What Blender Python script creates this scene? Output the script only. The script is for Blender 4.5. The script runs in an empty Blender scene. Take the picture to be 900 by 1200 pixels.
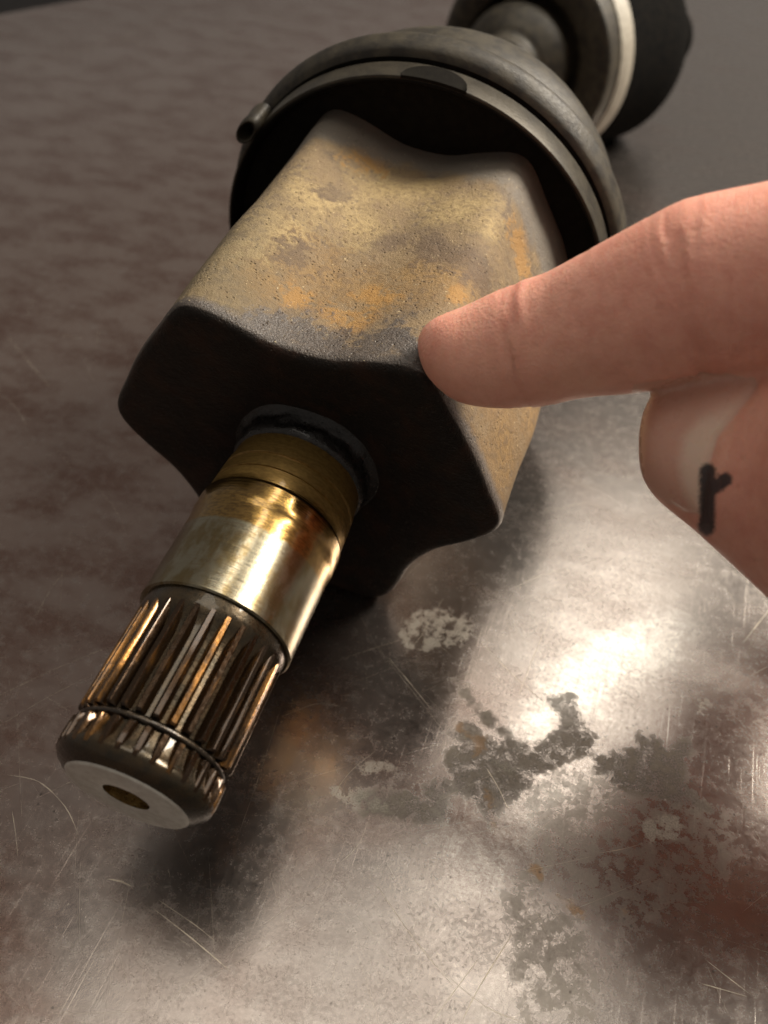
import bpy, bmesh, math, random
import numpy as np
from mathutils import Matrix, Vector

# ------------------------------------------------------------------ camera, world, lamps, exposure
U = 0.00087                       # one model unit in metres (bearing journal = 30 units across)
SC = bpy.context.scene
CAM_C = np.array([56.8208466, -83.8037308, 161.17163023])
CAM_R = np.array([[0.94692878, 0.31974026, 0.03304606],
                  [0.24389626, -0.64771338, -0.72179082],
                  [-0.20938121, 0.69154431, -0.6913219]])      # rows: right, down, forward
AX_W = np.array([[1, 0, 0], [0, 0.99234523, -0.1234947], [0, 0.1234947, 0.99234523]])
AX_T = np.array([0, 0, 35.8409568])

cam_d = bpy.data.cameras.new('camera')
cam = bpy.data.objects.new('camera', cam_d)
SC.collection.objects.link(cam)
m = Matrix.Identity(4)
for i in range(3):
    m[i][0] = CAM_R[0][i]; m[i][1] = -CAM_R[1][i]; m[i][2] = -CAM_R[2][i]; m[i][3] = CAM_C[i] * U
cam.matrix_world = m
cam_d.sensor_fit = 'VERTICAL'
cam_d.sensor_height = 4.8
cam_d.sensor_width = 3.6
cam_d.lens = 4.0
cam_d.clip_start = 0.005
cam_d.clip_end = 50
cam_d.dof.use_dof = True
cam_d.dof.focus_distance = 160 * U
cam_d.dof.aperture_fstop = 2.2
SC.camera = cam

world = bpy.data.worlds.new('World')
SC.world = world
world.use_nodes = True
bg = world.node_tree.nodes['Background']
bg.inputs[0].default_value = (1.0, 0.90, 0.81, 1)
bg.inputs[1].default_value = 0.20

def panel_lamp(name, loc, target, length, width, power, col, roll=0.0):
    d = bpy.data.lights.new(name, 'AREA')
    d.shape = 'RECTANGLE'; d.size = length; d.size_y = width
    d.energy = power; d.color = col
    o = bpy.data.objects.new(name, d); SC.collection.objects.link(o)
    q = (Vector(target) - Vector(loc)).to_track_quat('-Z', 'Y') @ Matrix.Rotation(math.radians(roll), 3, 'Z').to_quaternion()
    o.matrix_world = Matrix.Translation(loc) @ q.to_matrix().to_4x4()
    return o
WARM = (1.0, 0.92, 0.80)
panel_lamp('ceiling_lamp', (-0.10, 0.07, 1.30), (0, 0.05, 0), 0.65, 0.55, 3.4, WARM, 80)      # over the bench
panel_lamp('ceiling_lamp', (0.13, 0.84, 1.30), (0.05, 0.03, 0), 0.20, 0.95, 4.5, WARM, 0)         # farther back
panel_lamp('side_lamp', (0.88, 0.82, 1.12), (0.05, 0.05, 0.03), 0.7, 0.5, 58, (1.0, 0.91, 0.78), 0)   # to the right

vs = SC.view_settings
vs.view_transform = 'Standard'; vs.look = 'None'; vs.exposure = 0.0; vs.gamma = 1.0
vs.use_curve_mapping = False
SC.render.engine = 'CYCLES'
SC.cycles.use_denoising = True
SC.cycles.max_bounces = 6
SC.cycles.use_adaptive_sampling = True
SC.cycles.adaptive_threshold = 0.03
SC.cycles.sample_clamp_indirect = 6

# ------------------------------------------------------------------ geometry of the place
def ray(px, py):
    return CAM_R.T @ np.array([(px - 450) / 1000., (py - 600) / 1000., 1.])
def on_table(px, py, z=0.0):
    d = ray(px, py); return CAM_C + d * ((z - CAM_C[2]) / d[2])
def at_depth(px, py, dep):
    return CAM_C + ray(px, py) * dep
def axle_pt(P):
    return np.atleast_2d(P) @ AX_W.T + AX_T

COL = SC.collection
def smooth(me, angle=None):
    me.shade_smooth()
    if angle is not None:
        me.set_sharp_from_angle(angle=math.radians(angle))
def build(name, verts, faces, mat, parent=None, sharp=35):
    me = bpy.data.meshes.new(name)
    me.from_pydata([tuple(v) for v in (np.asarray(verts, float) * U)], [], [tuple(int(i) for i in f) for f in faces])
    me.update()
    bm = bmesh.new(); bm.from_mesh(me); bmesh.ops.recalc_face_normals(bm, faces=bm.faces); bm.to_mesh(me); bm.free()
    smooth(me, sharp)
    me.materials.append(mat)
    o = bpy.data.objects.new(name, me)
    COL.objects.link(o)
    if parent is not None: o.parent = parent
    return o
def rings_faces(nr, n, closed=True):
    F = []
    for i in range(nr - 1):
        for j in range(n if closed else n - 1):
            k = (j + 1) % n
            F.append((i * n + j, i * n + k, (i + 1) * n + k, (i + 1) * n + j))
    return F
def lathe(profile, n=128, caps=(True, True), close=False):
    """profile [(y, r)] round the +Y axis"""
    a = np.linspace(0, 2 * np.pi, n, endpoint=False)
    V = []
    for y, r in profile:
        V += [(r * math.cos(t), y, r * math.sin(t)) for t in a]
    nr = len(profile)
    F = rings_faces(nr, n)
    if close:
        F += [((nr - 1) * n + j, (nr - 1) * n + (j + 1) % n, (j + 1) % n, j) for j in range(n)]
    else:
        if caps[0]: F.append(tuple(range(n)))
        if caps[1]: F.append(tuple(range((nr - 1) * n, nr * n)))
    return np.array(V), F

def resample(profile, step):
    """densify a (y, r) polyline with a Catmull-Rom spline"""
    P = np.array(profile, float)
    out = []
    for i in range(len(P) - 1):
        p0 = P[max(i - 1, 0)]; p1 = P[i]; p2 = P[i + 1]; p3 = P[min(i + 2, len(P) - 1)]
        k = max(1, int(np.linalg.norm(p2 - p1) / step))
        for t in np.arange(k) / k:
            out.append(0.5 * ((2 * p1) + (-p0 + p2) * t + (2 * p0 - 5 * p1 + 4 * p2 - p3) * t * t + (-p0 + 3 * p1 - 3 * p2 + p3) * t ** 3))
    out.append(P[-1])
    return np.array(out)

# ------------------------------------------------------------------ materials
class NT:
    def __init__(s, name):
        s.m = bpy.data.materials.new(name); s.m.use_nodes = True
        s.t = s.m.node_tree; s.b = s.t.nodes['Principled BSDF']
        s.co = s.t.nodes.new('ShaderNodeTexCoord')
        v = s.t.nodes.new('ShaderNodeVectorMath'); v.operation = 'SCALE'; v.inputs['Scale'].default_value = 1 / U
        s.l(s.co.outputs['Object'], v.inputs[0]); s.P = v.outputs[0]
    def l(s, a, b): s.t.links.new(a, b)
    def put(s, inp, v):
        if hasattr(v, 'is_linked') or isinstance(v, bpy.types.NodeSocket): s.l(v, inp)
        elif isinstance(v, (tuple, list)):
            inp.default_value = tuple(v) if len(v) == len(inp.default_value) else (*v, 1)
        else: inp.default_value = v
    def set(s, **k):
        for a, v in k.items(): s.put(s.b.inputs[a.replace('_', ' ')], v)
    def math(s, op, a, b=0.0, c=0.0, clamp=False):
        n = s.t.nodes.new('ShaderNodeMath'); n.operation = op; n.use_clamp = clamp
        for i, v in enumerate((a, b, c)): s.put(n.inputs[i], v)
        return n.outputs[0]
    def add(s, a, b): return s.math('ADD', a, b)
    def mul(s, a, b): return s.math('MULTIPLY', a, b)
    def rng(s, v, a, b, c=0.0, d=1.0, smooth=True):
        n = s.t.nodes.new('ShaderNodeMapRange'); n.interpolation_type = 'SMOOTHSTEP' if smooth else 'LINEAR'
        s.put(n.inputs[0], v)
        for i, x in enumerate((a, b, c, d)): n.inputs[i + 1].default_value = x
        return n.outputs[0]
    def mix(s, f, a, b):
        n = s.t.nodes.new('ShaderNodeMix'); n.data_type = 'RGBA'
        s.put(n.inputs['Factor'], f)
        s.put(n.inputs[6], a); s.put(n.inputs[7], b)
        return n.outputs[2]
    def noise(s, scale, detail=4, rough=0.55, vec=None, stretch=None, dist=0.0, off=None):
        n = s.t.nodes.new('ShaderNodeTexNoise'); n.inputs['Scale'].default_value = scale
        n.inputs['Detail'].default_value = detail; n.inputs['Roughness'].default_value = rough
        n.inputs['Distortion'].default_value = dist
        v = vec or s.P
        if stretch or off:
            mp = s.t.nodes.new('ShaderNodeMapping'); mp.vector_type = 'POINT'
            if stretch:
                mp.inputs['Scale'].default_value = stretch[:3]
                if len(stretch) > 3: mp.inputs['Rotation'].default_value = (0, 0, math.radians(stretch[3]))
            if off: mp.inputs['Location'].default_value = off
            s.l(v, mp.inputs[0]); v = mp.outputs[0]
        s.l(v, n.inputs['Vector'])
        return n.outputs['Fac']
    def vor(s, scale, feat='F1', vec=None, out='Distance'):
        n = s.t.nodes.new('ShaderNodeTexVoronoi'); n.feature = feat; n.inputs['Scale'].default_value = scale
        s.l(vec or s.P, n.inputs['Vector']); return n.outputs[out]
    def xyz(s, v=None):
        n = s.t.nodes.new('ShaderNodeSeparateXYZ'); s.l(v or s.P, n.inputs[0]); return n.outputs
    def attr(s, name, out='Fac'):
        n = s.t.nodes.new('ShaderNodeAttribute'); n.attribute_name = name; return n.outputs[out]
    def bump(s, h, strength=0.3, dist=0.5, normal=None):
        n = s.t.nodes.new('ShaderNodeBump'); n.inputs['Strength'].default_value = strength
        n.inputs['Distance'].default_value = dist * U
        s.l(h, n.inputs['Height'])
        if normal: s.l(normal, n.inputs['Normal'])
        return n.outputs[0]
    def warp(s, amt, scale):
        n = s.t.nodes.new('ShaderNodeTexNoise'); n.inputs['Scale'].default_value = scale; n.inputs['Detail'].default_value = 5
        s.l(s.P, n.inputs['Vector'])
        a = s.t.nodes.new('ShaderNodeVectorMath'); a.operation = 'SUBTRACT'; s.l(n.outputs['Color'], a.inputs[0]); a.inputs[1].default_value = (.5, .5, .5)
        b = s.t.nodes.new('ShaderNodeVectorMath'); b.operation = 'MULTIPLY_ADD'; s.l(a.outputs[0], b.inputs[0]); b.inputs[1].default_value = (amt,) * 3; s.l(s.P, b.inputs[2])
        return b.outputs[0]
    def blobs(s, vec, L):
        """L: (centre xy, 2x2 matrix) soft ellipses on the sheet; returns max(1-d2)"""
        acc = None
        for c, A in L:
            ds = []
            for r in range(2):
                n = s.t.nodes.new('ShaderNodeVectorMath'); n.operation = 'DOT_PRODUCT'
                s.l(vec, n.inputs[0]); n.inputs[1].default_value = (A[r][0], A[r][1], 0)
                ds.append(s.add(n.outputs['Value'], -(A[r][0] * c[0] + A[r][1] * c[1])))
            d2 = s.math('MULTIPLY_ADD', ds[0], ds[0], s.mul(ds[1], ds[1]))
            v = s.math('SUBTRACT', 1.0, d2)
            acc = v if acc is None else s.math('MAXIMUM', acc, v)
        return acc

def px_ellipse(cx, cy, rx, ry, rot=0):
    """an ellipse seen at (cx,cy) as a centre and matrix on the bench sheet"""
    c = on_table(cx, cy)[:2]
    J = np.c_[(on_table(cx + 1, cy) - on_table(cx, cy))[:2], (on_table(cx, cy + 1) - on_table(cx, cy))[:2]]
    r = math.radians(rot); Rm = np.array([[math.cos(r), math.sin(r)], [-math.sin(r), math.cos(r)]])
    return c, np.diag([1 / rx, 1 / ry]) @ Rm @ np.linalg.inv(J)

def mat_bench():
    n = NT('bench_steel')
    big = n.noise(0.012, 3, 0.6, off=(13, 4, 0))
    mid = n.noise(0.05, 5, 0.64, stretch=(0.8, 1.5, 1, 20))
    mott = n.noise(0.35, 5, 0.65)
    fine = n.noise(3.0, 2, 0.6)
    s1 = n.noise(1.0, 2, 0.7, stretch=(2.4, 0.03, 1, -35))
    s2 = n.noise(1.0, 2, 0.7, stretch=(2.0, 0.025, 1, 48))
    jag = n.add(n.mul(n.add(mott, -0.5), 6.0), n.mul(n.add(fine, -0.5), 1.2))
    # worn-through blotches, pale scuffs and rust spots: distances to their outlines are stored on the sheet
    grit = n.noise(1.1, 6, 0.78, off=(3, 17, 0))
    brk = n.rng(n.add(n.mul(mott, 0.6), n.mul(fine, 0.4)), 0.40, 0.54, 0.25, 1)
    cm = n.mul(n.rng(n.add(n.attr('worn'), jag), -1.0, 0.7), brk)
    dm = n.mul(n.rng(n.add(n.attr('dull'), n.mul(jag, 2.0)), -2.5, 2.5), n.rng(n.add(n.mul(mott, 0.7), n.mul(fine, 0.3)), 0.42, 0.56))
    pm = n.mul(n.rng(n.add(n.attr('pale'), jag), -0.8, 0.8), n.mul(n.rng(fine, 0.38, 0.58, 0.15, 1), n.rng(mott, 0.40, 0.56, 0.1, 1)))
    rm = n.rng(n.add(n.attr('rust'), jag), -0.5, 0.9)
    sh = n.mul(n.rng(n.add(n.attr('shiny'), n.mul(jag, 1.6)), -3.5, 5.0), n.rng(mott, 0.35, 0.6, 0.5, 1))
    bx = n.xyz()[0]
    brown = n.rng(n.add(bx, n.mul(n.add(big, -0.5), 240)), -40, 60, 1, 0)
    col = n.mix(brown, (0.262, 0.236, 0.218), (0.33, 0.255, 0.222))
    col = n.mix(n.mul(n.rng(mid, 0.40, 0.64), n.add(n.mul(brown, 0.5), 0.4)), col, n.mix(brown, (0.18, 0.15, 0.135), (0.20, 0.122, 0.098)))
    col = n.mix(n.mul(n.rng(mott, 0.45, 0.80), 0.5), col, (0.36, 0.33, 0.305))
    col = n.mix(n.mul(dm, 0.65), col, (0.17, 0.152, 0.128))
    col = n.mix(n.mul(cm, 0.92), col, n.mix(n.rng(mott, 0.42, 0.6), (0.075, 0.066, 0.055), (0.16, 0.138, 0.11)))
    col = n.mix(n.mul(pm, 0.65), col, (0.40, 0.38, 0.315))
    col = n.mix(n.mul(rm, 0.6), col, (0.32, 0.17, 0.05))
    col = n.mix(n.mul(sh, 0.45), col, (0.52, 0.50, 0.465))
    col = n.mix(n.mul(n.mul(n.rng(grit, 0.50, 0.34), n.rng(mid, 0.35, 0.6)), 0.45), col, (0.11, 0.094, 0.082))
    col = n.mix(n.mul(n.rng(grit, 0.55, 0.72), 0.4), col, (0.42, 0.39, 0.36))
    pit = n.mul(n.rng(n.vor(0.45), 0.06, 0.16, 1, 0), n.rng(n.noise(0.1, 3), 0.50, 0.60))
    col = n.mix(n.mul(pit, 0.7), col, (0.06, 0.052, 0.045))
    spk = n.mul(n.rng(n.vor(0.16), 0.02, 0.05, 1, 0), 0.5)
    col = n.mix(spk, col, (0.50, 0.47, 0.42))
    scr = n.math('MAXIMUM', n.rng(s1, 0.64, 0.74), n.rng(s2, 0.65, 0.75))
    col = n.mix(n.mul(scr, 0.3), col, (0.42, 0.38, 0.34))
    rough = n.add(n.add(n.rng(mott, 0.3, 0.7, 0.19, 0.25), n.rng(grit, 0.35, 0.65, 0.05, -0.03)), n.rng(mid, 0.3, 0.7, -0.02, 0.05))
    rough = n.add(rough, n.add(n.mul(dm, 0.12), n.add(n.mul(cm, 0.24), n.add(n.mul(pm, 0.15), n.mul(sh, -0.05)))))
    metal = n.math('SUBTRACT', 0.93, n.add(n.mul(cm, 0.40), n.add(n.mul(rm, 0.6), n.mul(pm, 0.5))), clamp=True)
    n.set(Base_Color=col, Roughness=rough, Metallic=metal)
    h = n.add(n.add(n.mul(mott, 0.3), n.mul(grit, 0.25)), n.add(n.mul(fine, 0.08), n.add(n.mul(scr, -0.12), n.mul(cm, -0.25))))
    n.set(Normal=n.bump(h, 0.14, 0.5))
    return n.m

def mat_scratch():
    n = NT('bare_scratch')
    n.set(Base_Color=n.mix(n.rng(n.noise(0.2), 0.4, 0.6), (0.52, 0.46, 0.37), (0.40, 0.35, 0.29)), Roughness=0.45, Metallic=0.85)
    return n.m

def on_housing(px, py):
    """point of the forging (axle frame) seen at a pixel"""
    o = AX_W.T @ (CAM_C - AX_T); d = AX_W.T @ ray(px, py)
    for t in np.arange(100, 260, 0.25):
        p = o + d * t
        if p[1] > 42 and math.hypot(p[0], p[2]) < float(hous_r(np.array(math.degrees(math.atan2(p[2], p[0]))))): return p
    return p
FL = 85.5
PD = np.array([0, 5, 10, 15, 20, 25, 29, 33, 38, 45, 52, 60.])
PR = np.array([33.4, 33.6, 34.3, 35.9, 38.3, 40.7, 43.0, 44.0, 43.1, 41.6, 41.0, 40.8])
def hous_r(deg):
    d = (deg - FL) % 120.0
    d = np.minimum(d, 120 - d)
    return np.interp(d, PD, PR)
def mat_housing():
    n = NT('rusty_forging')
    x, y, z = n.xyz()
    mid = n.noise(0.14, 5, 0.62)
    sm = n.noise(0.6, 5, 0.7)
    fine = n.noise(2.6, 3, 0.65)
    pit = n.mul(n.rng(n.vor(0.75), 0.08, 0.24, 1, 0), n.rng(n.noise(0.25, 3), 0.44, 0.58))
    jag = n.add(n.mul(n.add(mid, -0.5), 2.8), n.mul(n.add(sm, -0.5), 3.4))
    def spots(L):
        acc = None
        for px, py, r in L:
            c = on_housing(px, py)
            v = n.t.nodes.new('ShaderNodeVectorMath'); v.operation = 'DISTANCE'; n.l(n.P, v.inputs[0]); v.inputs[1].default_value = tuple(c)
            q = n.math('SUBTRACT', 1.0, n.mul(v.outputs['Value'], 1.0 / r))
            acc = q if acc is None else n.math('MAXIMUM', acc, q)
        return n.rng(n.add(acc, jag), -0.15, 0.6)
    col = n.mix(n.rng(mid, 0.36, 0.64), (0.185, 0.127, 0.066), (0.11, 0.077, 0.047))
    col = n.mix(n.mul(n.rng(sm, 0.40, 0.62), 0.6), col, (0.20, 0.14, 0.068))
    beige = spots(((455, 225, 11), (370, 235, 10), (540, 245, 9), (330, 275, 9), (420, 265, 10), (500, 225, 7), (290, 300, 8), (570, 260, 6)))
    col = n.mix(n.mul(beige, 0.85), col, n.mix(n.rng(sm, 0.4, 0.65), (0.36, 0.265, 0.12), (0.175, 0.12, 0.056)))
    ochre = spots(((430, 340, 11), (370, 320, 11), (530, 330, 10), (480, 320, 9), (240, 340, 8), (300, 330, 8), (590, 520, 14), (620, 490, 9)))
    col = n.mix(n.mul(ochre, 0.85), col, n.mix(n.rng(sm, 0.4, 0.62), (0.24, 0.145, 0.05), (0.14, 0.086, 0.038)))
    orange = spots(((428, 183, 6.0), (440, 345, 4.5), (395, 372, 5), (606, 285, 5), (612, 310, 4.5), (345, 345, 4), (415, 380, 4), (535, 345, 3)))
    col = n.mix(n.mul(orange, 0.7), col, (0.31, 0.16, 0.035))
    brown = spots(((505, 290, 7), (540, 300, 6), (460, 285, 5), (350, 300, 5), (390, 225, 3.5), (560, 320, 5)))
    col = n.mix(n.mul(brown, 0.75), col, (0.095, 0.062, 0.038))
    # smooth grey scale left at the rear, olive grime down the left lobe, slate grease along the front edge
    yn = n.add(y, n.add(n.mul(n.add(mid, -0.5), 14), n.mul(n.add(sm, -0.5), 4)))
    rear = n.rng(n.add(yn, n.mul(n.math('ABSOLUTE', n.add(x, -3)), 0.30)), 109, 115)
    col = n.mix(n.mul(rear, 0.9), col, (0.135, 0.118, 0.098))
    col = n.mix(n.mul(n.rng(n.add(n.add(x, n.mul(n.add(y, -45), 0.35)), n.mul(n.add(mid, -0.5), 20)), -17, 3, 1, 0), 0.75), col, n.mix(n.rng(sm, 0.42, 0.6), (0.10, 0.078, 0.044), (0.15, 0.115, 0.06)))
    slate = n.math('MAXIMUM', spots(((370, 398, 8), (430, 412, 8), (490, 418, 8), (310, 385, 6), (470, 395, 6), (520, 445, 7))), n.rng(n.add(y, n.mul(n.add(sm, -0.5), 3)), 43.2, 46, 1, 0))
    col = n.mix(n.mul(slate, 0.9), col, n.mix(n.rng(fine, 0.4, 0.6), (0.038, 0.032, 0.030), (0.085, 0.071, 0.064)))
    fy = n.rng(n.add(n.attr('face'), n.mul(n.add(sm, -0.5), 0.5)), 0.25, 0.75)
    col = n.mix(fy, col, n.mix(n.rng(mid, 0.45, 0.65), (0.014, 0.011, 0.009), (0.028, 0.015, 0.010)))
    col = n.mix(n.mul(n.rng(fine, 0.55, 0.72), 0.3), col, (0.085, 0.06, 0.04))
    col = n.mix(n.mul(pit, 0.45), col, (0.06, 0.04, 0.025))
    spk = n.mul(n.rng(n.noise(1.9, 2, 0.5, off=(30, 0, 0)), 0.69, 0.75), n.math('SUBTRACT', 0.7, n.mul(fy, 0.7)))
    col = n.mix(spk, col, (0.58, 0.47, 0.27))
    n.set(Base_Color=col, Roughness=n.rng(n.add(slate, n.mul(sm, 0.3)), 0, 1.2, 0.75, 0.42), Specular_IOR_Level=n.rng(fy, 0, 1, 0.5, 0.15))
    h = n.add(n.mul(sm, 0.9), n.add(n.mul(fine, 0.4), n.mul(pit, -1.0)))
    n.set(Normal=n.bump(h, 0.6, 0.9))
    return n.m

def mat_journal():
    n = NT('turned_steel')
    x, y, z = n.xyz()
    lines = n.noise(1.0, 3, 0.7, stretch=(0.10, 4.5, 0.10))
    lines2 = n.noise(1.0, 2, 0.6, stretch=(0.06, 2.8, 0.06))
    mott = n.noise(0.3, 5, 0.65, stretch=(1, 0.5, 1))
    sm = n.noise(1.2, 4, 0.65, stretch=(0.7, 1.6, 0.7))
    steel = n.mix(n.rng(mott, 0.42, 0.62), (0.28, 0.255, 0.185), (0.20, 0.155, 0.08))
    steel = n.mix(n.mul(n.rng(sm, 0.5, 0.75), 0.5), steel, (0.22, 0.14, 0.07))
    yy = n.add(y, n.mul(n.add(mott, -0.5), 1.2))
    oil = n.rng(yy, 15.2, 15.9)
    col = n.mix(oil, steel, n.mix(n.rng(sm, 0.4, 0.65), (0.30, 0.20, 0.075), (0.17, 0.11, 0.042)))
    col = n.mix(n.mul(n.rng(lines, 0.50, 0.72), 0.5), col, (0.11, 0.08, 0.045))
    nk = n.rng(y, 25, 28)
    col = n.mix(n.mul(nk, 0.7), col, n.mix(n.rng(sm, 0.4, 0.6), (0.26, 0.175, 0.062), (0.215, 0.14, 0.048)))
    n.set(Base_Color=col, Metallic=n.math('SUBTRACT', 1.0, n.mul(nk, 0.28)), Roughness=n.add(n.rng(lines, 0.3, 0.7, 0.15, 0.25), n.mul(nk, 0.2)))
    tg = n.t.nodes.new('ShaderNodeTangent'); tg.direction_type = 'RADIAL'; tg.axis = 'Y'
    n.set(Anisotropic=0.6, Tangent=tg.outputs[0])
    n.set(Coat_Weight=n.mul(oil, 0.4), Coat_Roughness=0.08, Coat_Tint=(1, 0.85, 0.5, 1))
    n.set(Normal=n.bump(n.add(n.mul(lines, 0.5), n.mul(lines2, 0.5)), 0.22, 0.12))
    return n.m

def mat_spline():
    n = NT('oily_spline_steel')
    s = n.noise(0.5, 4, 0.6, stretch=(1, 0.25, 1))
    f = n.noise(2.5, 3, 0.7, stretch=(1, 0.4, 1))
    oi = n.t.nodes.new('ShaderNodeObjectInfo').outputs['Random']
    gold = n.rng(n.add(n.mul(oi, 0.22), n.mul(s, 0.75)), 0.46, 0.68)
    col = n.mix(gold, (0.032, 0.018, 0.009), (0.25, 0.125, 0.034))
    col = n.mix(n.mul(n.rng(f, 0.45, 0.62), 0.7), col, (0.028, 0.02, 0.014))
    n.set(Base_Color=col, Metallic=0.8, Roughness=n.rng(f, 0.3, 0.7, 0.16, 0.30), Coat_Weight=0.45, Coat_Roughness=0.05, Coat_Tint=(1.0, 0.85, 0.65, 1))
    n.set(Normal=n.bump(n.add(n.mul(n.noise(0.8, 2), 1.0), n.mul(f, 0.1)), 0.12, 0.25))
    return n.m

def mat_endface():
    n = NT('satin_end_face')
    a = n.noise(0.6, 5, 0.6); f = n.noise(4, 3)
    col = n.mix(n.rng(a, 0.4, 0.65), (0.62, 0.61, 0.56), (0.52, 0.50, 0.45))
    col = n.mix(n.mul(n.rng(f, 0.62, 0.72), 0.4), col, (0.15, 0.13, 0.11))
    n.set(Base_Color=col, Metallic=0.55, Roughness=0.5, Normal=n.bump(f, 0.1, 0.1))
    return n.m

def mat_plain(name, c1, c2, rough, scale=0.4, metal=0.0, bump=0.3, bscale=1.5, coat=0.0, speck=None, spec=0.5):
    n = NT(name)
    a = n.noise(scale, 5, 0.6); f = n.noise(bscale, 5, 0.65)
    col = n.mix(n.rng(a, 0.38, 0.64), c1, c2)
    if speck: col = n.mix(n.rng(n.noise(bscale * 1.3, 3, 0.6, off=(9, 9, 9)), 0.64, 0.70), col, speck)
    n.set(Base_Color=col, Roughness=n.rng(f, 0.3, 0.7, rough - 0.06, rough + 0.08), Metallic=metal, Coat_Weight=coat, Specular_IOR_Level=spec)
    n.set(Normal=n.bump(f, bump, 0.4))
    return n.m

def mat_skin():
    n = NT('skin')
    big = n.noise(0.06, 4, 0.6); mid = n.noise(0.3, 5, 0.6)
    red = n.attr('flush'); ink = n.attr('ink')
    col = n.mix(n.rng(mid, 0.35, 0.7), (0.82, 0.42, 0.315), (0.72, 0.325, 0.24))
    col = n.mix(n.mul(n.rng(big, 0.4, 0.65), 0.4), col, (0.82, 0.47, 0.33))
    col = n.mix(n.mul(red, 0.6), col, (0.72, 0.26, 0.19))
    col = n.mix(n.rng(n.attr('nail'), 0.25, 0.75), col, n.mix(n.attr('moon'), (0.66, 0.37, 0.28), (0.78, 0.57, 0.45)))
    col = n.mix(n.rng(n.add(ink, n.mul(n.add(n.noise(2.2, 4, 0.7), -0.5), 0.6)), 0.30, 0.75, 0.0, 0.95), col, (0.028, 0.022, 0.025))
    n.set(Base_Color=col, Roughness=n.math('SUBTRACT', n.rng(mid, 0.3, 0.7, 0.42, 0.54), n.mul(n.attr('nail'), 0.18)))
    n.set(Subsurface_Weight=0.35, Subsurface_Radius=(1.0, 0.35, 0.2), Subsurface_Scale=0.0022)
    cx = n.t.nodes.new('ShaderNodeCombineXYZ'); n.l(n.mul(n.attr('along'), 2.2), cx.inputs[0]); n.l(n.mul(n.attr('across'), 0.22), cx.inputs[1])
    ridge = n.noise(1.0, 3, 0.65, vec=cx.outputs[0], dist=0.6)
    wr = n.rng(n.add(red, 0.15), 0.1, 0.6, 0.35, 1.0)
    col2 = n.mix(n.mul(n.rng(ridge, 0.42, 0.30), n.mul(wr, 0.3)), col, (0.50, 0.20, 0.13))
    n.set(Base_Color=col2)
    h = n.add(n.mul(n.vor(1.7), 0.55), n.add(n.mul(n.mul(ridge, wr), 1.6), n.mul(n.noise(3.5, 3), 0.4)))
    h = n.mul(h, n.math('SUBTRACT', 1.0, n.mul(n.attr('nail'), 0.85)))
    n.set(Normal=n.bump(h, 0.36, 0.28))
    return n.m

M_BENCH = mat_bench(); M_SCR = mat_scratch(); M_HOUS = mat_housing(); M_JOUR = mat_journal(); M_SPL = mat_spline(); M_END = mat_endface()
M_CORE = mat_plain('oil_darkened_steel', (0.036, 0.028, 0.017), (0.06, 0.040, 0.020), 0.28, scale=0.3, metal=0.75, bump=0.12, coat=0.4)
M_BORE = mat_plain('bronzed_bore', (0.40, 0.27, 0.10), (0.25, 0.16, 0.06), 0.3, metal=1.0)
M_GREASE = mat_plain('black_grease', (0.008, 0.007, 0.006), (0.012, 0.010, 0.009), 0.30, scale=1.0, bump=1.0, bscale=0.9, coat=0.25)
M_RING = mat_plain('dark_spring_steel', (0.035, 0.028, 0.022), (0.06, 0.045, 0.03), 0.3, metal=0.8, coat=0.5)
M_RUB = mat_plain('boot_rubber', (0.010, 0.009, 0.008), (0.013, 0.012, 0.010), 0.62, bump=0.25, spec=0.02)
M_DUST = mat_plain('dusty_boot_rubber', (0.044, 0.037, 0.025), (0.020, 0.017, 0.013), 0.5, scale=0.3, bump=0.3, bscale=1.2, speck=(0.018, 0.015, 0.012), spec=0.3)
M_BAND = mat_plain('worn_clamp_band', (0.045, 0.038, 0.026), (0.026, 0.022, 0.016), 0.45, scale=0.2, metal=0.45, bump=0.2, speck=(0.09, 0.075, 0.055))
M_BAR = mat_plain('axle_bar_steel', (0.18, 0.15, 0.11), (0.28, 0.22, 0.14), 0.4, metal=0.6)
M_WHITE = mat_plain('pale_paint_band', (0.36, 0.33, 0.27), (0.26, 0.235, 0.19), 0.55)
M_BLACK = mat_plain('black_joint_paint', (0.008, 0.008, 0.008), (0.012, 0.011, 0.010), 0.6, spec=0.0)
M_SKIN = mat_skin()

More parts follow.
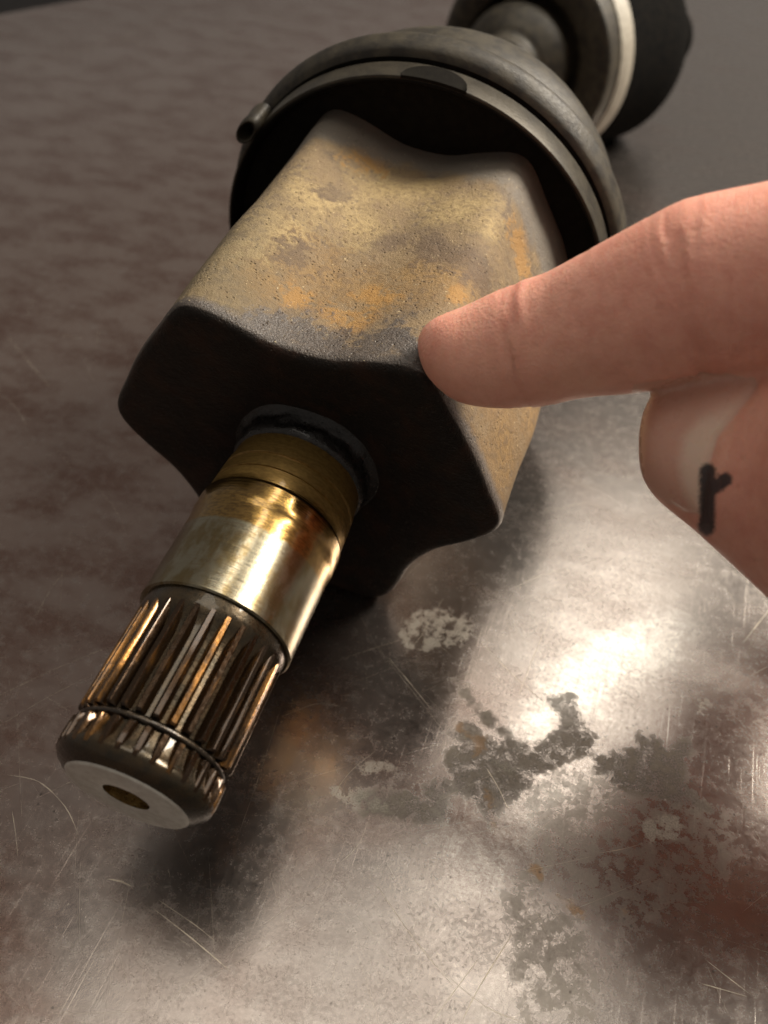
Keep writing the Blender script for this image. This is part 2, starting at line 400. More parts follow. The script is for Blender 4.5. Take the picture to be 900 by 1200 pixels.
# ------------------------------------------------------------------ the bench
ZP = lambda L: [on_table(380 + a / 1.7308, 680 + b / 1.7308)[:2] for a, b in L]
STAIN = {
 'worn': [ZP([(245,300),(270,285),(310,290),(320,320),(350,325),(375,318),(420,340),(430,340),(450,325),(475,300),(480,270),(450,245),(445,235),(485,240),(490,228),(505,235),(512,270),(530,300),(545,320),(540,350),(500,360),(470,375),(430,395),(410,420),(390,440),(370,450),(350,470),(335,500),(325,470),(300,440),(262,430),(265,410),(245,370),(255,345),(270,335)]),
          ZP([(200,420),(225,405),(250,405),(260,425),(250,440),(255,490),(235,480),(205,450)]), ZP([(60,430),(175,425),(200,450),(240,490),(200,490),(130,480),(80,470)]),
          ZP([(300,262),(330,265),(350,285),(372,310),(350,305),(320,285)]), ZP([(265,200),(285,215),(310,250),(290,255),(275,225)]),
          ZP([(635,315),(665,312),(690,340),(705,350),(715,330),(740,322),(747,335),(730,370),(728,400),(740,420),(790,470),(760,460),(700,450),(650,430),(600,420),(560,390),(545,360),(590,350),(640,340)])],
 'dull': [ZP([(400,440),(480,390),(560,390),(700,440),(800,470),(830,560),(760,650),(640,690),(540,660),(480,600),(400,640),(370,660),(420,560),(430,500)]), ZP([(380,640),(520,690),(560,900),(420,920),(380,760)])],
 'pale': [ZP([(150,90),(190,65),(250,62),(297,75),(293,120),(262,147),(235,130),(200,150),(160,130)]), ZP([(15,425),(60,420),(110,440),(130,465),(60,460)]), ZP([(60,385),(110,370),(145,368),(145,380),(80,395)]), ZP([(760,240),(775,236),(778,255),(765,268),(757,262)]),
          ZP([(340,365),(380,375),(410,388),(380,385)]), ZP([(640,490),(720,480),(730,520),(660,530)])],
 'rust': [ZP([(298,320),(325,318),(328,345),(305,355)]), ZP([(255,290),(280,285),(285,305),(262,312)]), ZP([(320,425),(335,430),(350,500),(338,500)]), ZP([(475,640),(500,650),(535,670),(525,685),(490,665)]), ZP([(410,570),(440,585),(445,610),(420,590)]), ZP([(610,665),(635,668),(625,680)])],
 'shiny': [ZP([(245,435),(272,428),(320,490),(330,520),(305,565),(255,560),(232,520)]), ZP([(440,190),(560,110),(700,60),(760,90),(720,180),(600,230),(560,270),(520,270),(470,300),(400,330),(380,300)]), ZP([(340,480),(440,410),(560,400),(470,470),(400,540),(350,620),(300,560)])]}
def poly_sd(P, poly):
    """signed distance, positive inside"""
    poly = np.array(poly); best = np.full(len(P), 1e9); ins = np.zeros(len(P), bool)
    for a, b in zip(poly, np.roll(poly, -1, 0)):
        d = b - a; t = np.clip(((P - a) @ d) / (d @ d), 0, 1)
        best = np.minimum(best, np.linalg.norm(P - a - t[:, None] * d, axis=1))
        c = (a[1] > P[:, 1]) != (b[1] > P[:, 1])
        ins ^= c & (P[:, 0] < (b[0] - a[0]) * (P[:, 1] - a[1]) / (b[1] - a[1] + 1e-12) + a[0])
    return np.where(ins, best, -best)
def make_bench():
    e0 = on_table(0, 17)[:2]; e1 = on_table(92, 0)[:2]
    d = (e1 - e0) / np.linalg.norm(e1 - e0)
    nrm = np.array([d[1], -d[0]])                       # towards the bench
    allp = np.array([p for L in STAIN.values() for q in L for p in q]) - e0
    lo = np.array([(allp @ nrm).min(), (allp @ d).min()]) - 6; hi = np.array([(allp @ nrm).max(), (allp @ d).max()]) + 6
    us = np.r_[0, lo[0] - 60, np.arange(lo[0], hi[0], 0.75), hi[0] + 60, 1500]
    ws = np.r_[-900, lo[1] - 60, np.arange(lo[1], hi[1], 0.75), hi[1] + 60, 1500]
    UU, WW = np.meshgrid(us, ws, indexing='ij')
    P = e0 + UU.reshape(-1, 1) * nrm + WW.reshape(-1, 1) * d
    nu, nw = len(us), len(ws)
    V = [(*p, 0.0) for p in P]
    F = [(i * nw + j, i * nw + j + 1, (i + 1) * nw + j + 1, (i + 1) * nw + j) for i in range(nu - 1) for j in range(nw - 1)]
    # rounded rim and underside
    per = [j for j in range(nw)] + [i * nw + nw - 1 for i in range(1, nu)] + [(nu - 1) * nw + j for j in range(nw - 2, -1, -1)] + [i * nw for i in range(nu - 2, 0, -1)]
    cen = P.mean(0); prev = per
    for out, dz in ((1.2, -.35), (2.3, -1.2), (3.0, -2.6), (3.0, -40)):
        cur = []
        for k in per:
            q = P[k]; u_, w_ = (q - e0) @ nrm, (q - e0) @ d
            o2 = np.zeros(2)
            if u_ < 1: o2 -= nrm
            if u_ > 1499: o2 += nrm
            if w_ < -899: o2 -= d
            if w_ > 1499: o2 += d
            cur.append(len(V)); V.append((*(q + o2 * out), dz))
        F += [(a, b, c, e) for a, b, c, e in zip(prev, prev[1:] + prev[:1], cur[1:] + cur[:1], cur)]
        prev = cur
    F.append(tuple(prev))
    o = build('workbench_top', V, F, M_BENCH, None, 60)
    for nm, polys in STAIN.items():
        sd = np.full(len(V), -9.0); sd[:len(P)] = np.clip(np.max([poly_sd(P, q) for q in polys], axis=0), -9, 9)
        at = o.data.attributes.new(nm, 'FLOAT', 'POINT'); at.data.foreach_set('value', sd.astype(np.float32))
    o['kind'] = 'structure'; o['label'] = 'scratched brownish steel workbench top with worn stain patches'
    return o
def make_floor():
    V = [(-9000, -9000, -1000), (9000, -9000, -1000), (9000, 9000, -1000), (-9000, 9000, -1000)]
    o = build('floor', V, [(0, 1, 2, 3)], mat_plain('dark_floor', (0.02, 0.018, 0.017), (0.03, 0.027, 0.025), 0.7, scale=0.01, bump=0.1), None, None)
    o['kind'] = 'structure'; o['label'] = 'dark floor beyond the bench edge'
make_floor()
bench = make_bench()

def scratches():
    rnd = random.Random(5)
    px_lines = [
        ([(538, 1205), (560, 1160), (600, 1095)], 2.6), ([(180, 1065), (225, 1100), (272, 1140)], 2.2), ([(186, 1055), (230, 1085), (252, 1103)], 1.4),
        ([(125, 1030), (142, 1033), (156, 1040)], 3.2), ([(8, 908), (45, 916), (76, 945), (92, 978)], 1.8), ([(14, 950), (18, 975), (21, 1004)], 1.3),
        ([(440, 1035), (485, 1100), (535, 1160)], 1.6), ([(505, 1200), (530, 1165), (562, 1122)], 1.7), ([(826, 1124), (850, 1143), (880, 1166)], 2.0),
        ([(820, 1152), (848, 1160), (876, 1168)], 1.6), ([(562, 750), (600, 790), (655, 838)], 1.7), ([(604, 826), (625, 770), (650, 712)], 1.2),
        ([(872, 752), (885, 735), (902, 714)], 2.2), ([(0, 815), (60, 786), (130, 757)], 1.1), ([(0, 850), (60, 815), (110, 790)], 0.8),
        ([(455, 770), (480, 800), (506, 832)], 1.4), ([(470, 770), (490, 750), (520, 700)], 0.9), ([(520, 1140), (570, 1180), (620, 1200)], 1.0),
        ([(0, 84), (60, 68), (130, 48), (250, 2)], 2.4), ([(255, 35), (275, 43), (300, 52)], 2.0), ([(140, 50), (155, 46), (168, 52)], 4.0),
        ([(10, 395), (30, 420), (60, 455)], 1.6), ([(65, 390), (80, 394), (96, 396)], 2.0), ([(0, 460), (20, 480), (32, 500)], 1.2),
        ([(330, 840), (370, 825), (400, 828)], 1.2), ([(385, 940), (410, 905), (440, 880)], 0.9), ([(400, 1010), (420, 990), (432, 960)], 0.8),
        ([(35, 735), (60, 690), (80, 665)], 0.8), ([(100, 560), (130, 590), (150, 630)], 0.8), ([(40, 540), (70, 530), (95, 540)], 0.7),
        ([(640, 600), (690, 590), (730, 610)], 0.9), ([(660, 560), (700, 575), (735, 596)], 1.2), ([(600, 690), (640, 672), (668, 668)], 1.2),
        ([(720, 690), (745, 720), (760, 730)], 0.9), ([(570, 900), (585, 925), (596, 950)], 2.4), ([(700, 1000), (730, 995), (755, 988)], 1.0)]
    lines = [([on_table(*q)[:2] for q in L], w) for L, w in px_lines]
    for k in range(430):
        cx, cy = rnd.uniform(-40, 1000), rnd.uniform(300, 1230)
        a = rnd.choice([rnd.gauss(-1.0, .25), rnd.gauss(.85, .25), rnd.uniform(0, 3.14)])
        c = on_table(cx, cy)[:2]; L = rnd.choice([1, 2, 3, 6, 12]) * rnd.uniform(.7, 1.5); d = np.array([math.cos(a), math.sin(a)])
        bend = rnd.uniform(-.025, .025) * L; nn = np.array([-d[1], d[0]])
        lines.append(([c - d * L, c + nn * bend, c + d * L], rnd.choice([.16, .22, .3, .5]) * rnd.uniform(.8, 1.2)))
    V, F = [], []
    for pts, w in lines:
        P = resample(pts, 1.2)
        T = np.gradient(P, axis=0); T /= np.linalg.norm(T, axis=1)[:, None] + 1e-9
        N = np.c_[-T[:, 1], T[:, 0]]
        t = np.linspace(0, 1, len(P)); ww = w * 0.095 * np.clip(np.sin(np.pi * t) ** .5, .05, 1) * .5
        ww = ww * np.array([rnd.uniform(.45, 1.2) for _ in t])
        b = len(V)
        for i in range(len(P)):
            V.append((*(P[i] + N[i] * ww[i]), 0.03)); V.append((*(P[i] - N[i] * ww[i]), 0.03))
        for i in range(len(P) - 1):
            F.append((b + 2 * i, b + 2 * i + 1, b + 2 * i + 3, b + 2 * i + 2))
    o = build('scratches', V, F, M_SCR, bench, None)
    o['kind'] = 'stuff'
scratches()

# ------------------------------------------------------------------ the axle
axle = bpy.data.objects.new('drive_axle', None); COL.objects.link(axle)
axle['label'] = 'greasy drive axle with splined stub shaft and rusty three-lobed joint housing on the bench'
axle['category'] = 'axle'
mw = Matrix.Identity(4)
for i in range(3):
    for j in range(3): mw[i][j] = AX_W[i][j]
    mw[i][3] = AX_T[i] * U
axle.matrix_world = mw

# housing ----------------------------------------------------------
NTH = 480
th = np.arange(NTH) * 360 / NTH
base_r = hous_r(th)
k = np.exp(-0.5 * (np.arange(-12, 13) / 2.8) ** 2); k /= k.sum()
base_r = np.convolve(np.r_[base_r[-12:], base_r, base_r[:12]], k, 'valid')
rngn = np.random.default_rng(3)
def wob(a, y): return 0.22 * np.sin(3 * a + y * .11) + 0.18 * np.sin(5 * a - y * .07 + 1) + .12 * np.sin(11 * a + .3 * y)
def make_housing():
    V = []; a = np.radians(th)
    rf = 2.4
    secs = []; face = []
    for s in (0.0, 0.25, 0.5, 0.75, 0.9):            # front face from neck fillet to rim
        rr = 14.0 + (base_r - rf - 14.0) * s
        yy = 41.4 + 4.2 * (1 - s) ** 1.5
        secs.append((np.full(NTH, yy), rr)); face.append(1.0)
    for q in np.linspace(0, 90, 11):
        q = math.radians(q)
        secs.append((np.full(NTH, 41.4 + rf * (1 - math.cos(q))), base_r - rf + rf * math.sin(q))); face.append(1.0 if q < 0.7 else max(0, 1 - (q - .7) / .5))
    for yy in np.linspace(44.6, 124, 66):
        # the flutes get a little deeper toward the boot
        g = (yy - 44.6) / 79.0
        r = base_r + 0.5 * g * (base_r - 39) / 5
        secs.append((np.full(NTH, yy), r + wob(a, yy) * min(1, (yy - 44) / 6)))
    for yv, r in secs:
        V += list(zip(r * np.cos(a), yv, r * np.sin(a)))
    nr = len(secs)
    F = rings_faces(nr, NTH)
    F.append(tuple(range(NTH))); F.append(tuple(range((nr - 1) * NTH, nr * NTH)))
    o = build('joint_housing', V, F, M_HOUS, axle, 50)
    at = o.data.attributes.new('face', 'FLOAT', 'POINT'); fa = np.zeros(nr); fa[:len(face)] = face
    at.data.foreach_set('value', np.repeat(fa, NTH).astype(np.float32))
    o['label'] = 'rusty three-lobed forged joint housing'
    return o
make_housing()

# stub shaft -------------------------------------------------------
core_prof = [(-31.9, 10.95), (-31.3, 12.1), (-30.5, 13.15), (-29.7, 13.75), (-29.0, 13.85), (-28.2, 13.5), (-27.2, 13.0), (-25.2, 12.65), (-24.6, 12.6),
             (-24.5, 12.0), (-23.1, 12.0), (-23.0, 12.5), (-15, 12.5), (-8, 12.5), (-5.5, 12.8), (-3.8, 13.5), (-2.6, 14.0), (-1.6, 14.1), (0.05, 14.15)]
V, F = lathe(core_prof, 162, (False, True))
stub = build('stub_shaft', V, F, M_CORE, axle, 40)
stub['label'] = 'oily splined stub shaft with polished journal'
V, F = lathe([(-29.0, 3.9), (-29.5, 4.0), (-32.15, 4.15), (-32.32, 4.45), (-32.3, 10.35), (-32.2, 10.7), (-31.9, 10.97)], 128, (False, False))
build('end_face', V, F, M_END, stub, 40)
V, F = lathe([(-24.0, 0.01), (-25.5, 3.2), (-29.2, 3.95), (-32.1, 4.12)], 64, (False, False))
build('centre_bore', V, F, M_BORE, stub, 40)
# journal and shoulders
jp = resample([(0.25, 15.0), (6, 15.0), (12, 15.0), (15.5, 15.0), (19.0, 15.0), (20.2, 15.1), (21.6, 15.3), (25.2, 15.3)], 0.5).tolist()
jp = [(-0.05, 14.1), (-0.02, 14.6)] + jp + [(25.6, 15.1), (26.0, 14.85), (29.0, 14.75), (29.15, 14.4), (29.6, 14.4), (29.75, 14.7), (32.6, 14.6), (32.8, 14.2), (33.4, 14.15), (33.6, 14.5), (35.4, 14.4), (35.6, 14.1), (39.2, 14.0), (39.6, 13.0), (46.5, 12.8)]
V, F = lathe(jp, 160, (False, False))
build('bearing_journal', V, F, M_JOUR, stub, 30)
# greasy collar against the housing (lumpy)
n = 144; prof = resample([(39.0, 13.4), (39.1, 14.1), (39.9, 14.7), (41.2, 14.8), (42.4, 14.7), (43.6, 15.0), (44.6, 15.8), (45.4, 17.0)], 0.35).tolist()
V, F = lathe(prof, n, (False, False)); 
lump = rngn.normal(size=(len(prof), n)); ker = np.array([1, 2, 3, 2, 1.]) / 9
for _ in range(1):
    lump = np.apply_along_axis(lambda v: np.convolve(np.r_[v[-2:], v, v[:2]], ker, 'valid'), 1, lump)
    lump = np.apply_along_axis(lambda v: np.convolve(np.r_[v[:2], v, v[-2:]], ker, 'valid'), 0, lump)
lump = 1 + 0.028 * lump.reshape(-1, 1)
V[:, [0, 2]] *= lump
build('grease_collar', V, F, M_GREASE, stub, None)
# retaining ring in the groove, with its gap underneath
a = np.linspace(math.radians(-78), math.radians(250), 120); nt = 10; V = []
for t in a:
    for q in range(nt):
        qq = 2 * math.pi * q / nt
        r = 12.75 + 0.62 * math.cos(qq); V.append((r * math.cos(t), -23.85 + 0.55 * math.sin(qq), r * math.sin(t)))
F = rings_faces(len(a), nt) + [tuple(range(nt)), tuple(range((len(a) - 1) * nt, len(a) * nt))]
build('retaining_ring', V, F, M_RING, stub, None)
# spline teeth
NTOOTH = 30
def tooth_mesh(name, secs, rroot=12.35):
    V = []
    for y, rt, rr in secs:           # rt tip radius, rr root radius
        h = max(rt - rroot, 0.02); fr = np.clip(h / 1.5, 0.08, 1)
        for ang, rad in ((-5.4, 0), (-4.1, .30), (-2.7, .84), (-1.75, 1.0), (1.75, 1.0), (2.7, .84), (4.1, .30), (5.4, 0)):
            w = ang * 27 / 30 * (0.55 + 0.45 * fr)
            r = rroot + h * rad
            V.append((r * math.sin(math.radians(w)), y, r * math.cos(math.radians(w))))
    nr = len(secs); F = rings_faces(nr, 8, False) + [tuple(range(8)), tuple(range((nr - 1) * 8, nr * 8))]
    me = bpy.data.meshes.new(name)
    me.from_pydata([tuple(np.array(v) * U) for v in V], [], F); me.update()
    bm = bmesh.new(); bm.from_mesh(me); bmesh.ops.recalc_face_normals(bm, faces=bm.faces); bm.to_mesh(me); bm.free()
    smooth(me, 32); me.materials.append(M_SPL)
    return me
long_me = tooth_mesh('spline_tooth', [(-22.95, 13.6, 0), (-22.6, 14.02, 0), (-15, 14.05, 0), (-8, 14.05, 0), (-5.0, 14.05, 0), (-3.4, 14.05, 0), (-2.0, 14.0, 0)])
nose_me = tooth_mesh('spline_tooth', [(-24.62, 13.6, 0), (-24.9, 14.0, 0), (-26.5, 14.05, 0), (-28.6, 14.05, 0), (-29.6, 13.85, 0), (-30.2, 13.3, 0)])
rt = random.Random(11)
for k in range(NTOOTH):
    ang = 2 * math.pi * k / NTOOTH + 0.05
    for me in (long_me, nose_me):
        o = bpy.data.objects.new('spline_tooth', me); COL.objects.link(o); o.parent = stub
        o.rotation_euler = (0, ang, 0)

# inner boot -------------------------------------------------------
R_OUT = 42.0
for _ in range(12): R_OUT = 0.110 * ((on_table(612, 72, R_OUT) - CAM_C) @ CAM_R[2])
C_OUT = on_table(612, 72, R_OUT)               # centre of the far joint, lying on the bench
C_IN = axle_pt([0, 118, 0])[0]
iv = lambda P: (np.atleast_2d(P) - AX_T) @ AX_W      # world -> axle frame
co = iv(C_OUT)[0]
SP = resample([(0, 100, 0), (0, 130, 0), (0, 142, 0), tuple(np.array([0, 142, 0]) + (co - np.array([0, 142, 0])) * .12),
               tuple(np.array([0, 142, 0]) + (co - np.array([0, 142, 0])) * .5), tuple(co), tuple(co + (lambda v: v / np.linalg.norm(v) * 130)((co - np.array([0, 142, 0])) / np.linalg.norm(co - np.array([0, 142, 0])) + np.array([0.75, 0, 0])))], 1.0)
SL = np.r_[0, np.cumsum(np.linalg.norm(np.diff(SP, axis=0), axis=1))] + 100
def spine(s):
    p = np.array([np.interp(s, SL, SP[:, i]) for i in range(3)])
    q = np.array([np.interp(s + 2, SL, SP[:, i]) for i in range(3)]) - np.array([np.interp(s - 2, SL, SP[:, i]) for i in range(3)])
    t = q / np.linalg.norm(q); x = np.cross(t, (0, 0, 1)); x /= np.linalg.norm(x); z = np.cross(x, t)
    return p, x, z
def spine_lathe(profile, n=128, caps=(False, False), rfun=None):
    a = np.linspace(0, 2 * np.pi, n, endpoint=False); V = []
    for s, r in profile:
        p, x, z = spine(s)
        rr = r + (rfun(a, s) if rfun else 0)
        V += list(p + np.outer(np.cos(a) * rr, x) + np.outer(np.sin(a) * rr, z))
    F = rings_faces(len(profile), n)
    if caps[0]: F.append(tuple(range(n)))
    if caps[1]: F.append(tuple(range((len(profile) - 1) * n, len(profile) * n)))
    return V, F
S_OUT = float(np.interp(0, [0], [0])) + SL[np.argmin(np.linalg.norm(SP - co, axis=1))]
# plug of black rubber filling the flutes, its face set back inside the lip
V, F = spine_lathe([(121, 28), (120.2, 30), (120.0, 46), (119.6, 48.6), (117.4, 49.4), (115.8, 50.0), (115.45, 50.4), (115.6, 50.7), (116.1, 50.8)], 160)
boot = build('inner_boot', V, F, M_RUB, axle, 40)
boot['label'] = 'black rubber boot on the big end of the joint'
V, F = spine_lathe([(116.05, 50.7), (122.3, 50.75), (122.4, 47.0), (123.8, 47.0), (123.9, 52.0)], 160)
build('boot_groove', V, F, M_RUB, boot, 40)
bp = resample([(123.9, 52.0), (124.5, 53.2), (126.5, 54.4), (129.5, 54.9), (132, 54.4), (134, 53.0), (135.2, 51.0), (136.2, 49.5), (137.5, 47.6),
               (140, 48.8), (143.5, 49.4), (147, 48.0), (149.5, 44), (152, 40), (156, 37), (160, 38), (164, 38), (167, 35), (171, 30), (175, 28), (179, 28), (182, 25), (186, 20), (190, 16), (196, 14.5), (206, 14.2), (206.5, 10)], 0.7)
V, F = spine_lathe(bp, 160, rfun=lambda a, s: 0.12 * np.sin(5 * a + s))
build('boot_bellows', V, F, M_DUST, boot, 45)
# clamp band, ear and dark tab
V, F = lathe([(115.75, 50.7), (115.75, 51.0), (116.0, 51.3), (122.0, 51.7), (122.3, 51.5), (122.3, 50.8)], 160, (False, False), True)
build('clamp_band', V, F, M_BAND, boot, 40)
def ear():
    n = 24; V = []
    ang = math.radians(140)
    er = np.array([math.cos(ang), 0, math.sin(ang)]); et = np.array([-math.sin(ang), 0, math.cos(ang)])
    c0 = er * 53.0
    secs = [(113.2, 2.2), (113.0, 2.6), (113.3, 2.9), (115, 3.2), (118, 3.0), (121.0, 3.4), (122.0, 2.4)]
    inner = [(119, 1.9), (113.6, 2.0)]
    for y, r in inner + secs:
        for q in range(n):
            qq = 2 * math.pi * q / n
            V.append(c0 + np.array([0, y, 0]) + er * r * 0.72 * math.cos(qq) + et * r * 1.35 * math.sin(qq))
    nr = len(inner) + len(secs)
    F = rings_faces(nr, n) + [tuple(range(n)), tuple(range((nr - 1) * n, nr * n))]
    build('clamp_ear', V, F, M_DUST, boot, 40)
ear()
def tab():
    V = []; cols = 25
    for i in range(cols):
        t = -1 + 2 * i / (cols - 1)
        a = math.radians(84 + t * 8.4)
        w = 5.6 * math.sqrt(max(0, 1 - t * t)) + 0.1
        for yy, rr in ((115.6, 50.9), (115.6, 51.6), (115.6 + w, 52.0), (115.6 + w, 51.0)):
            V.append((rr * math.cos(-a + math.pi), yy, rr * math.sin(a)))
    F = rings_faces(cols, 4)
    # mirror: angle measured from +X
    V = [(-v[0], v[1], v[2]) for v in V]
    build('clamp_tab', V, F, M_RUB, boot, 40)
tab()
# axle bar and the far joint ---------------------------------------
V, F = spine_lathe([(s, 10.5) for s in np.linspace(195, S_OUT + 10, 30)], 48, (True, True))
build('axle_bar', V, F, M_BAR, axle, 40)
so = S_OUT; q = R_OUT / 49.3
V, F = spine_lathe(resample([(so - 30, 10.6), (so - 29.8, 14.0), (so - 22, 14.5), (so - 19, 18), (so - 15, 22), (so - 11, 24.4), (so - 8, 24.8), (so - 5, 24.0), (so - 1, 22.5), (so + 4, 22.0), (so + 9, 24),
                             (so + 10, 28), (so + 4, 30.5), (so - 1, 32.5 * q), (so - 3, 38 * q), (so - 3.4, 43 * q), (so - 2, 47.5 * q), (so + 1, 49.3 * q), (so + 12, 49.3 * q), (so + 15, 48.8 * q)], 1.0), 128)
ob = build('outer_boot', V, F, M_DUST, axle, 45)
ob['label'] = 'dusty ribbed rubber boot of the far joint'
V, F = spine_lathe([(so + 15, 48.0 * q), (so + 15, 49.8 * q), (so + 15.5, 50.0 * q), (so + 27, 50.0 * q), (so + 27.4, 49.6 * q), (so + 27.4, 48 * q)], 96)
build('boot_band', V, F, M_WHITE, ob, 40)
V, F = spine_lathe(resample([(so + 27, 47.5 * q), (so + 28, 49.5 * q), (so + 58, 49.5 * q), (so + 72, 46 * q), (so + 82, 38 * q), (so + 86, 24 * q), (so + 87, 14), (so + 110, 13.5)], 2.0), 96, (False, True))
build('outer_joint', V, F, M_BLACK, axle, 45)

# ------------------------------------------------------------------ the hand
def sweep(stations, n=40, tipcap=True):
    """stations: (top px, bottom px, depth, flatness). Elliptic sections across the finger."""
    C = []; A = []; B = []
    for (tx, ty), (bx, by), dep, flat in stations:
        a = at_depth(tx, ty, dep); b = at_depth(bx, by, dep)
        C.append((a + b) / 2); A.append((a - b) / 2); B.append(np.linalg.norm(a - b) / 2 * flat)
    C = resample(C, 0.8); A_ = resample(A, 1e9); 
    # parameter of the resampled centres
    return C
def finger(stations, tip=None, n=40, step=0.8):
    C = []; W = []
    for (tx, ty), (bx, by), dep, flat in stations:
        a = at_depth(tx, ty, dep); b = at_depth(bx, by, dep)
        C.append((a + b) / 2); W.append((*((a - b) / 2), np.linalg.norm(a - b) / 2 * flat))
    C = np.array(C); W = np.array(W)
    CW = resample(np.c_[C, W], step)
    C = CW[:, :3]; Wv = CW[:, 3:6]; B = CW[:, 6]
    kk = 6; Cp = np.r_[np.repeat(C[:1], kk, 0), C, np.repeat(C[-1:], kk, 0)]
    T = Cp[2 * kk:] - Cp[:-2 * kk]; T[:kk + 3] = T[kk + 3]; T /= np.linalg.norm(T, axis=1)[:, None]
    V = []
    q = np.linspace(0, 2 * np.pi, n, endpoint=False)
    for i in range(len(C)):
        w = Wv[i]; aw = np.linalg.norm(w); w = w / aw
        d = np.cross(T[i], w); d /= np.linalg.norm(d)
        if d @ CAM_R[2] > 0: d = -d                     # towards the viewer
        V += list(C[i] + np.outer(np.cos(q) * aw, w) + np.outer(np.sin(q) * B[i], d))
    F = rings_faces(len(C), n) + [tuple(range(n)), tuple(range((len(C) - 1) * n, len(C) * n))]
    return np.array(V), F, C, T
def capsule_chain(pts, n=28, step=1.5):
    """pts: world xyz + radius, round tube with domed ends"""
    P = resample(pts, step); C = P[:, :3]; R = P[:, 3]
    T = np.gradient(C, axis=0); T /= np.linalg.norm(T, axis=1)[:, None]
    secs = []
    for k in range(8):
        ang = math.pi / 2 * k / 8; secs.append((C[0] - T[0] * R[0] * math.cos(ang), T[0], R[0] * max(math.sin(ang), .03)))
    secs += list(zip(C, T, R))
    for k in range(1, 9):
        ang = math.pi / 2 * k / 8; secs.append((C[-1] + T[-1] * R[-1] * math.sin(ang), T[-1], R[-1] * max(math.cos(ang), .03)))
    V = []; q = np.linspace(0, 2 * np.pi, n, endpoint=False); x = np.cross(T[0], (0.3, 0.5, 0.8)); x /= np.linalg.norm(x)
    for c, t, r in secs:
        x = x - t * (x @ t); x /= np.linalg.norm(x); z = np.cross(t, x)
        V += list(c + np.outer(np.cos(q) * r, x) + np.outer(np.sin(q) * r, z))
    F = rings_faces(len(secs), n) + [tuple(range(n)), tuple(range((len(secs) - 1) * n, len(secs) * n))]
    return np.array(V), F

IDX = [((489, 404), (491, 417), 149.5, 1.0), ((493, 389), (498, 437), 149.4, .92), ((505, 376), (514, 456), 149.2, .90), ((522, 368), (534, 470), 148.6, .88), ((548, 358), (562, 477), 147.6, .86),
       ((585, 341), (602, 479), 146, .86), ((618, 328), (640, 476), 144, .88), ((640, 321), (665, 470), 142.5, .88), ((668, 307), (695, 465), 140.5, .88),
       ((716, 281), (748, 461), 137, .88), ((758, 258), (795, 450), 134, .90), ((798, 237), (838, 441), 131.5, .92), ((845, 226), (882, 440), 129, .90), ((905, 214), (945, 446), 126, .90),
       ((985, 196), (1025, 462), 122, .92), ((1080, 190), (1110, 500), 118, .95)]
THM = [((749, 510), (749, 528), 141, .6), ((751, 492), (750, 547), 141, .72), ((758, 472), (755, 564), 140.8, .74), ((774, 450), (768, 583), 140.4, .72), ((800, 432), (788, 601), 139.8, .72),
       ((832, 408), (812, 620), 139, .72), ((870, 388), (846, 651), 138, .72), ((917, 380), (892, 694), 136, .74), ((977, 390), (948, 745), 132, .78), ((1062, 420), (1030, 810), 127, .82), ((1160, 470), (1130, 850), 122, .85)]
V1, F1, C1, T1 = finger(IDX)
V2, F2, C2, T2 = finger(THM)
ad = at_depth
def pt(x, y, d, r): return (*ad(x, y, d), r)
bodies = [(V1, F1), (V2, F2)]
bodies.append(capsule_chain([pt(1090, 340, 120, 17), pt(1230, 370, 122, 20), pt(1380, 440, 124, 23), pt(1500, 520, 126, 24), pt(1600, 650, 130, 24), pt(1850, 760, 128, 26)]))
bodies.append(capsule_chain([pt(1120, 640, 123, 15), pt(1240, 600, 124, 19), pt(1390, 550, 126, 22)]))
bodies.append(capsule_chain([pt(1170, 450, 134, 18), pt(1290, 470, 138, 21), pt(1420, 520, 136, 22)]))
for i, (ox, od) in enumerate(((0, 0), (60, 19), (125, 37))):      # curled middle, ring and little finger
    r = (12.2, 11.6, 10.4)[i]
    bodies.append(capsule_chain([pt(1180 + ox, 380, 138 + od, r + 2), pt(1090 + ox, 330, 146 + od, r + .6), pt(1000 + ox, 340, 152 + od, r + .3), pt(975 + ox, 420, 154 + od, r),
                                 pt(1010 + ox, 480, 152 + od, r - .6), pt(1080 + ox, 490, 150 + od, r - 1.2)]))
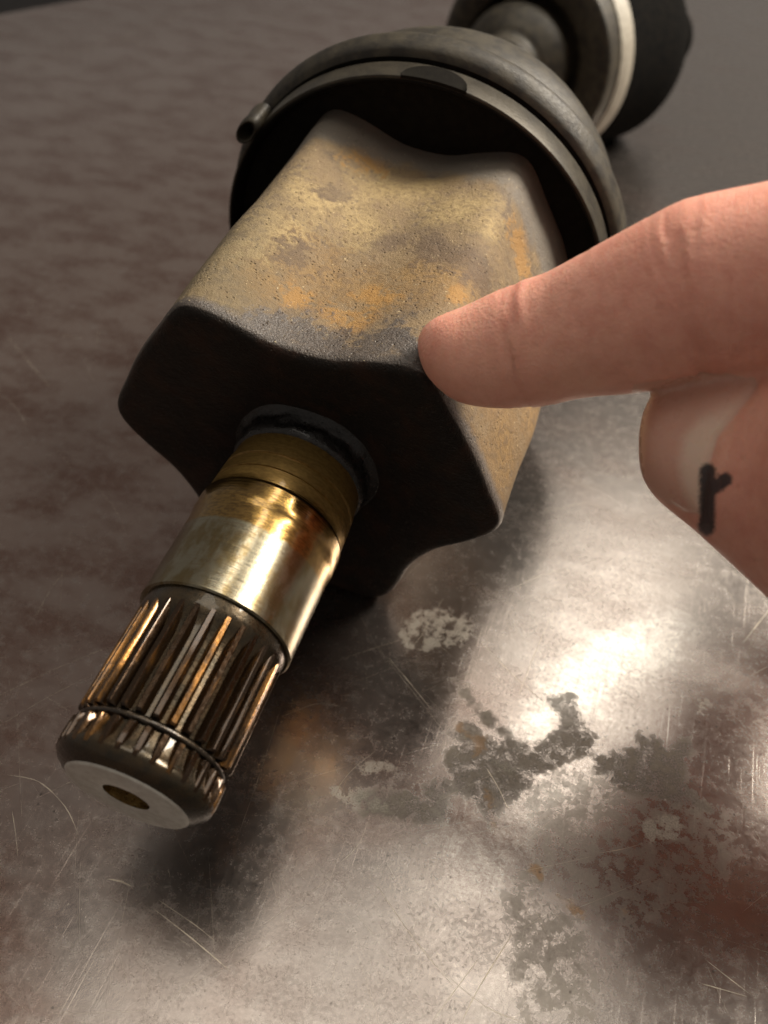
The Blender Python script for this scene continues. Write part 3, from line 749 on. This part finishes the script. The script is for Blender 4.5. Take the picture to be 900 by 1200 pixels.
def make_hand():
    V = []; F = []
    for v, f in bodies:
        b = len(V); V += list(v); F += [tuple(i + b for i in q) for q in f]
    me = bpy.data.meshes.new('tmp'); me.from_pydata([tuple(v) for v in V], [], F); me.update()
    bm = bmesh.new(); bm.from_mesh(me); bmesh.ops.recalc_face_normals(bm, faces=bm.faces); bm.to_mesh(me); bm.free()
    o = bpy.data.objects.new('tmp', me); COL.objects.link(o)
    md = o.modifiers.new('r', 'REMESH'); md.mode = 'VOXEL'; md.voxel_size = 0.6; md.adaptivity = 0
    sm = o.modifiers.new('s', 'SMOOTH'); sm.factor = 0.5; sm.iterations = 14
    dg = bpy.context.evaluated_depsgraph_get(); dg.update()
    e = o.evaluated_get(dg).to_mesh()
    n = len(e.vertices); co = np.empty(n * 3, np.float32); e.vertices.foreach_get('co', co); co = co.reshape(-1, 3).astype(float)
    no = np.empty(n * 3, np.float32); e.vertices.foreach_get('normal', no); no = no.reshape(-1, 3)
    fs = [tuple(p.vertices) for p in e.polygons]
    bpy.data.objects.remove(o)
    # creases and flush, measured along the index finger and the thumb
    def along(C, pts):
        S = np.r_[0, np.cumsum(np.linalg.norm(np.diff(C, axis=0), axis=1))]
        Cs = C[::2]; Ss = S[::2]
        idx = np.empty(len(pts), int); dist = np.empty(len(pts))
        for b in range(0, len(pts), 20000):
            D = np.linalg.norm(pts[b:b + 20000, None, :] - Cs[None], axis=2); idx[b:b + 20000] = D.argmin(1); dist[b:b + 20000] = D.min(1)
        return Ss[idx], dist, S
    s1, d1, S1 = along(C1, co); s2, d2, S2 = along(C2, co)
    on1 = (d1 < 17) & (d1 <= d2 + 1) & (s1 < S1[-1] - 2)
    def s_at(C, S, x):                                   # arc length of the section whose centre is seen at column x
        X = (C - CAM_C) @ CAM_R.T; pxs = X[:, 0] / X[:, 2] * 1000 + 450
        return np.interp(x, pxs, S)
    disp = np.zeros(n); flush = np.zeros(n); ink = np.zeros(n)
    rad = no @ CAM_R[1]
    for x, dep, wd in ((611, .36, .45), (617, .16, .4), (603, .10, .35), (806, .36, .6), (796, .22, .45), (818, .18, .45), (786, .10, .4), (640, .08, .4), (700, .07, .5)):
        sc = s_at(C1, S1, x)
        tilt = (co @ CAM_R[1]); tilt = tilt - tilt[on1].mean()
        disp -= on1 * dep * np.exp(-((s1 - sc + 0.10 * (tilt - 2)) / wd) ** 2)
    for x, w, g in ((500, 7, .5), (612, 6, .35), (806, 10, .5), (930, 12, .6)):
        flush = np.maximum(flush, g * on1 * np.exp(-((s1 - s_at(C1, S1, x)) / w) ** 2))
    # knuckle skin folds on the back of the finger
    # marker line on the thumb below the nail
    X = (co - CAM_C) @ CAM_R.T; P2 = X[:, :2] / X[:, 2:] * 1000 + np.array([450, 600])
    facing = ((no * (CAM_C - co)).sum(1) > 0) & (d2 < d1)
    def seg(a, b):
        a = np.array(a, float); b = np.array(b, float); d = b - a; t = np.clip(((P2 - a) @ d) / (d @ d), 0, 1)
        return np.linalg.norm(P2 - a - t[:, None] * d, axis=1)
    ink = facing * np.clip(1.2 - np.minimum(seg((829, 553), (828, 618)) / 14.5, seg((836, 572), (850, 562)) / 12), 0, 1)
    flush = np.maximum(flush, ((d2 < d1) & (s2 > s_at(C2, S2, 845))) * 0.45)
    # thumbnail and its pale half-moon, as outlines on the thumb
    nsd = poly_sd(P2, [(730, 505), (745, 440), (790, 395), (900, 395), (885, 455), (860, 487), (840, 512), (832, 540), (826, 560), (822, 606), (800, 602), (782, 590), (764, 576), (750, 560), (740, 540)])
    msd = poly_sd(P2, [(850, 472), (820, 490), (802, 512), (796, 540), (800, 570), (807, 585), (822, 606), (826, 560), (832, 540), (840, 512), (860, 487), (880, 460)])
    nail = facing * np.clip(0.5 + nsd / 8, 0, 1); moon = facing * np.clip(0.5 + msd / 14, 0, 1) * np.clip((P2[:, 1] - 458) / 40, 0, 1)
    disp -= facing * 0.45 * np.exp(-(nsd / 4) ** 2) * (P2[:, 0] > 785)
    flush *= 1 - nail
    co = co + no * disp[:, None]
    origin = at_depth(505, 415, 149)
    o = build('hand', co - origin, fs, M_SKIN, None, None)
    o.location = tuple(origin * U)
    for nm, arr in (('flush', flush), ('ink', ink), ('nail', nail), ('moon', moon), ('along', np.where(d2 < d1, s2 + 200, s1)), ('across', co @ CAM_R[1])):
        at = o.data.attributes.new(nm, 'FLOAT', 'POINT'); at.data.foreach_set('value', arr.astype(np.float32))
    o['label'] = 'bare hand pointing its index finger at the housing, black marker line on the thumb'
    o['category'] = 'hand'
make_hand()
